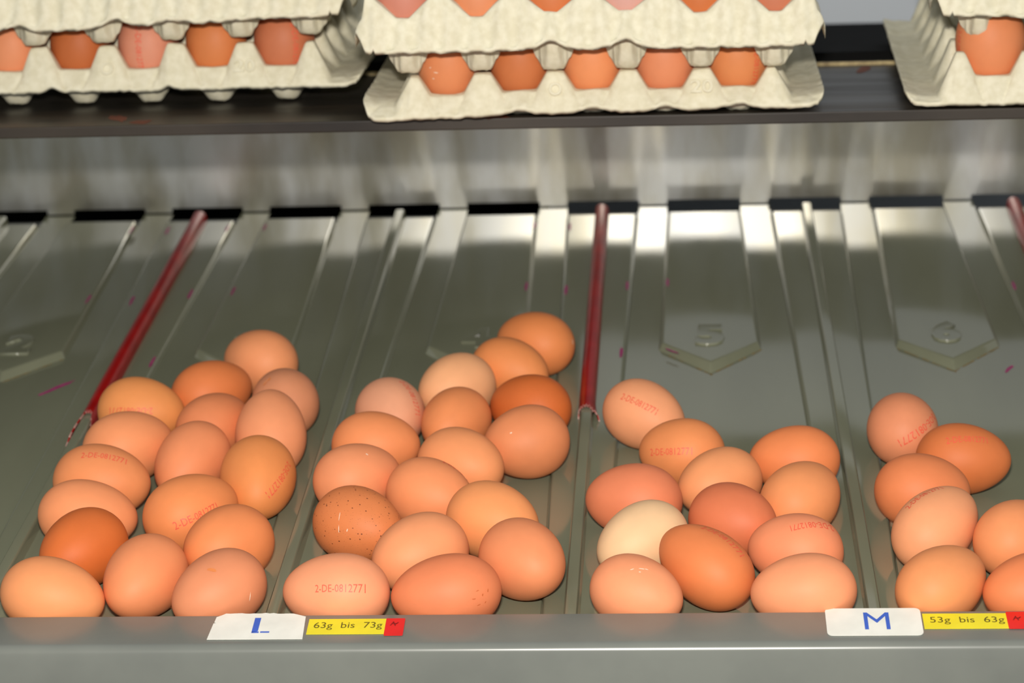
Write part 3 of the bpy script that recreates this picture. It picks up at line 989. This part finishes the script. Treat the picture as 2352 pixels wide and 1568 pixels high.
def tray_emboss(root, frame, base, nx, ny, post, body, i, w, h):
    gx, gy = nx * PT / 2, ny * PT / 2
    upv = Vector((0, 8, post)).normalized()
    nrm = Vector((0, -post, 8)).normalized()
    o = Vector((-gx + i * PT, -gy - 4.6, post * 0.42)) + nrm * 0.75
    mx = Matrix(((1, upv.x, nrm.x, o.x), (0, upv.y, nrm.y, o.y), (0, upv.z, nrm.z, o.z), (0, 0, 0, 1)))
    me = fit_text(body, w, h, 0.02, 0.03)
    for v in me.vertices:
        v.co.z *= 12
    me_transform(me, Matrix.Translation(-base) @ scaled(LEVEL @ frame @ mx))
    link_data('embossed_mark', me, M_PULP, root)

UPX = (Vector((0, 0, 1)), Vector((1, 0, 0)), Vector((0, 1, 0)))      # egg standing blunt end up
def tray_egg(frame, nx, ny, i, j, cup, colour, label, group, a=29.0, b=21.2, codes=None):
    c = frame @ Vector((-nx * PT / 2 + (i + 0.5) * PT, -ny * PT / 2 + (j + 0.5) * PT, cup + a - 0.6))
    o = make_egg(LEVEL, c, UPX, a, b, colour, label, group)
    if codes:
        y, x0, x1, fr = codes
        f = lambda x: to_surface(Vector((x, y, -math.sqrt(max(0.02, 1 - x * x - y * y)))))
        stamp(o, a, b, f(x0), f(x1), fr)
    return o

def arch(u, spots, w=0.07):
    return sum(a * math.exp(-((u - c) / w) ** 2) for c, a in spots)
CELLS5 = (-96 / 152, -48 / 152, 0.0, 48 / 152, 96 / 152)
CM, CL, CR, CU = -7.0, -9.0, -1.0, -12.0          # inside bottoms of the cups
ZM, ZL, ZR = ZS + 12 + 0.8, ZS + 17 + 0.8, ZS + 9.5 + 0.8
# lower trays: five cells along the front
mid = egg_tray('egg_tray', 'lower cream pulp egg tray of the tallest middle stack', 5, 6, 304, 304, (6.9, 350 + 152, ZM), 0.0, 0, 0, 21, 7.5, CM, lambda u: 5.0 - 1.8 * u - arch(u, [(c, 3.5) for c in CELLS5[1:]]), 1.3, -12.0)
lef = egg_tray('egg_tray', 'lower cream pulp egg tray of the stack set back on the shelf, front edge notched', 5, 6, 304, 304, (-306.0, 419 + 152, ZL), 0.0, 0, 0, 27, 10.5, CL, lambda u: 2.0 - arch(u, [(-0.42, 3.0), (0.12, 3.0)], 0.03), 4.1, -17.0)
rig = egg_tray('egg_tray', 'lower cream pulp egg tray beside the open gap on the shelf', 5, 6, 304, 304, (368.0, 346 + 152, ZR), -0.03, 0, 0, 30, 14, CR, lambda u: 2.0, 7.7, -9.5)
tray_emboss(*mid, 5, 6, 21, '20', 4, 15, 9)
tray_emboss(*mid, 5, 6, 21, 'O', 2, 9, 9)
tray_emboss(*lef, 5, 6, 27, '20', 4, 15, 9)
tray_emboss(*lef, 5, 6, 27, 'O', 2, 9, 9)
# upper trays, turned a quarter: six cells along the front, their cups on the posts below
mup = egg_tray('egg_tray', 'upper cream pulp egg tray with fluted front, holding six front eggs', 6, 5, 304, 256, (6.2, 326 + 128, ZM + 21 + 22.5), 0.0, 0, 0, 32, 18, CU, lambda u: 2.0 - arch(u, [(-0.16, 6.0), (0.16, 6.0)]), 2.6, -21.5, 20.0)
lup = egg_tray('egg_tray', 'upper cream pulp egg tray tilted on the stack set back on the shelf', 6, 5, 304, 256, (-308.0, 395 + 128, ZL + 27 + 23.0), 0.0, 0, -0.02, 32, 18, CU, lambda u: 3.5 - 2 * u - arch(u, [(-0.5, 5.5), (-0.05, 5.5), (0.2, 3.0)]), 5.2, -20.0, 20.0)
rup = egg_tray('egg_tray', 'upper cream pulp egg tray askew on the stack beside the gap', 6, 5, 304, 256, (385.0, 330 + 128, ZR + 30 + 25.0), -0.06, 0, 0.03, 32, 18, CU, lambda u: 1.0, 9.4, -20.0, 20.0)

G = 'eggs in the lower tray of the stack set back on the shelf'
tray_egg(lef[1], 5, 6, 0, 0, CL, (244, 160, 108), 'tan egg at the far end of the set-back lower tray, left of its dark egg', G)
tray_egg(lef[1], 5, 6, 1, 0, CL, (204, 114, 58), 'darkest brown egg in the set-back lower pulp tray', G)
tray_egg(lef[1], 5, 6, 2, 0, CL, (232, 158, 122), 'pale pink egg with an upright red code in the set-back lower tray', G, codes=(-0.1, 0.62, -0.52, 1.0))
tray_egg(lef[1], 5, 6, 3, 0, CL, (226, 138, 76), 'orange brown unmarked egg between two coded eggs in the set-back lower tray', G)
tray_egg(lef[1], 5, 6, 4, 0, CL, (212, 128, 84), 'brown egg with red code in the end cell of the set-back lower tray', G, codes=(0.42, 0.6, -0.5, 1.0))
G = 'eggs in the lower tray of the middle stack'
we = tray_egg(mid[1], 5, 6, 0, 0, CM, (236, 152, 96), 'tan egg with white scratches in the lower tray of the middle stack', G)
for y, x, l in ((-0.30, -0.05, 0.10), (-0.5, 0.05, 0.05), (-0.42, -0.2, 0.05)):
    mark(we, (x, y, -0.85), (0, 1, 0), l, 0.014, M_WHITEFLECK, 'scratch')
tray_egg(mid[1], 5, 6, 1, 0, CM, (214, 128, 72), 'darkest brown egg in the lower tray of the middle stack', G)
tray_egg(mid[1], 5, 6, 2, 0, CM, (246, 160, 100), 'light tan egg over the ring-embossed post in the middle stack', G, codes=(0.82, 0.42, -0.4, 1.0))
tray_egg(mid[1], 5, 6, 3, 0, CM, (238, 154, 104), 'plain tan egg left of the post embossed 20 in the middle stack', G)
tray_egg(mid[1], 5, 6, 4, 0, CM, (234, 150, 88), 'tan egg with upright red code, end cell of the middle lower tray', G, codes=(0.5, 0.5, -0.5, 1.0))
G = 'eggs in the upper tray of the middle stack'
for i, (c, t) in enumerate((((214, 140, 112), 'dull pink egg in the end cell of the upper fluted tray'),
                            ((232, 150, 98), 'tan egg second in the upper fluted tray, beside the dull pink one'),
                            ((218, 126, 68), 'brown egg third along the upper fluted tray, beside the tan one'),
                            ((224, 172, 152), 'palest pinkish egg in the upper fluted tray'),
                            ((212, 120, 60), 'darkest brown egg in the upper fluted tray, next to the palest'),
                            ((206, 126, 88), 'dusky brown egg in the end cell of the upper fluted tray near the gap'))):
    tray_egg(mup[1], 6, 5, i, 0, CU + 6.0, c, t, G)
tray_egg(rig[1], 5, 6, 0, 0, CR, (240, 152, 96), 'single visible tan egg in the lower tray beside the open gap', 'eggs in the tray beside the gap', a=31.0, b=22.6, codes=(-0.88, 0.35, -0.35, 1.0))
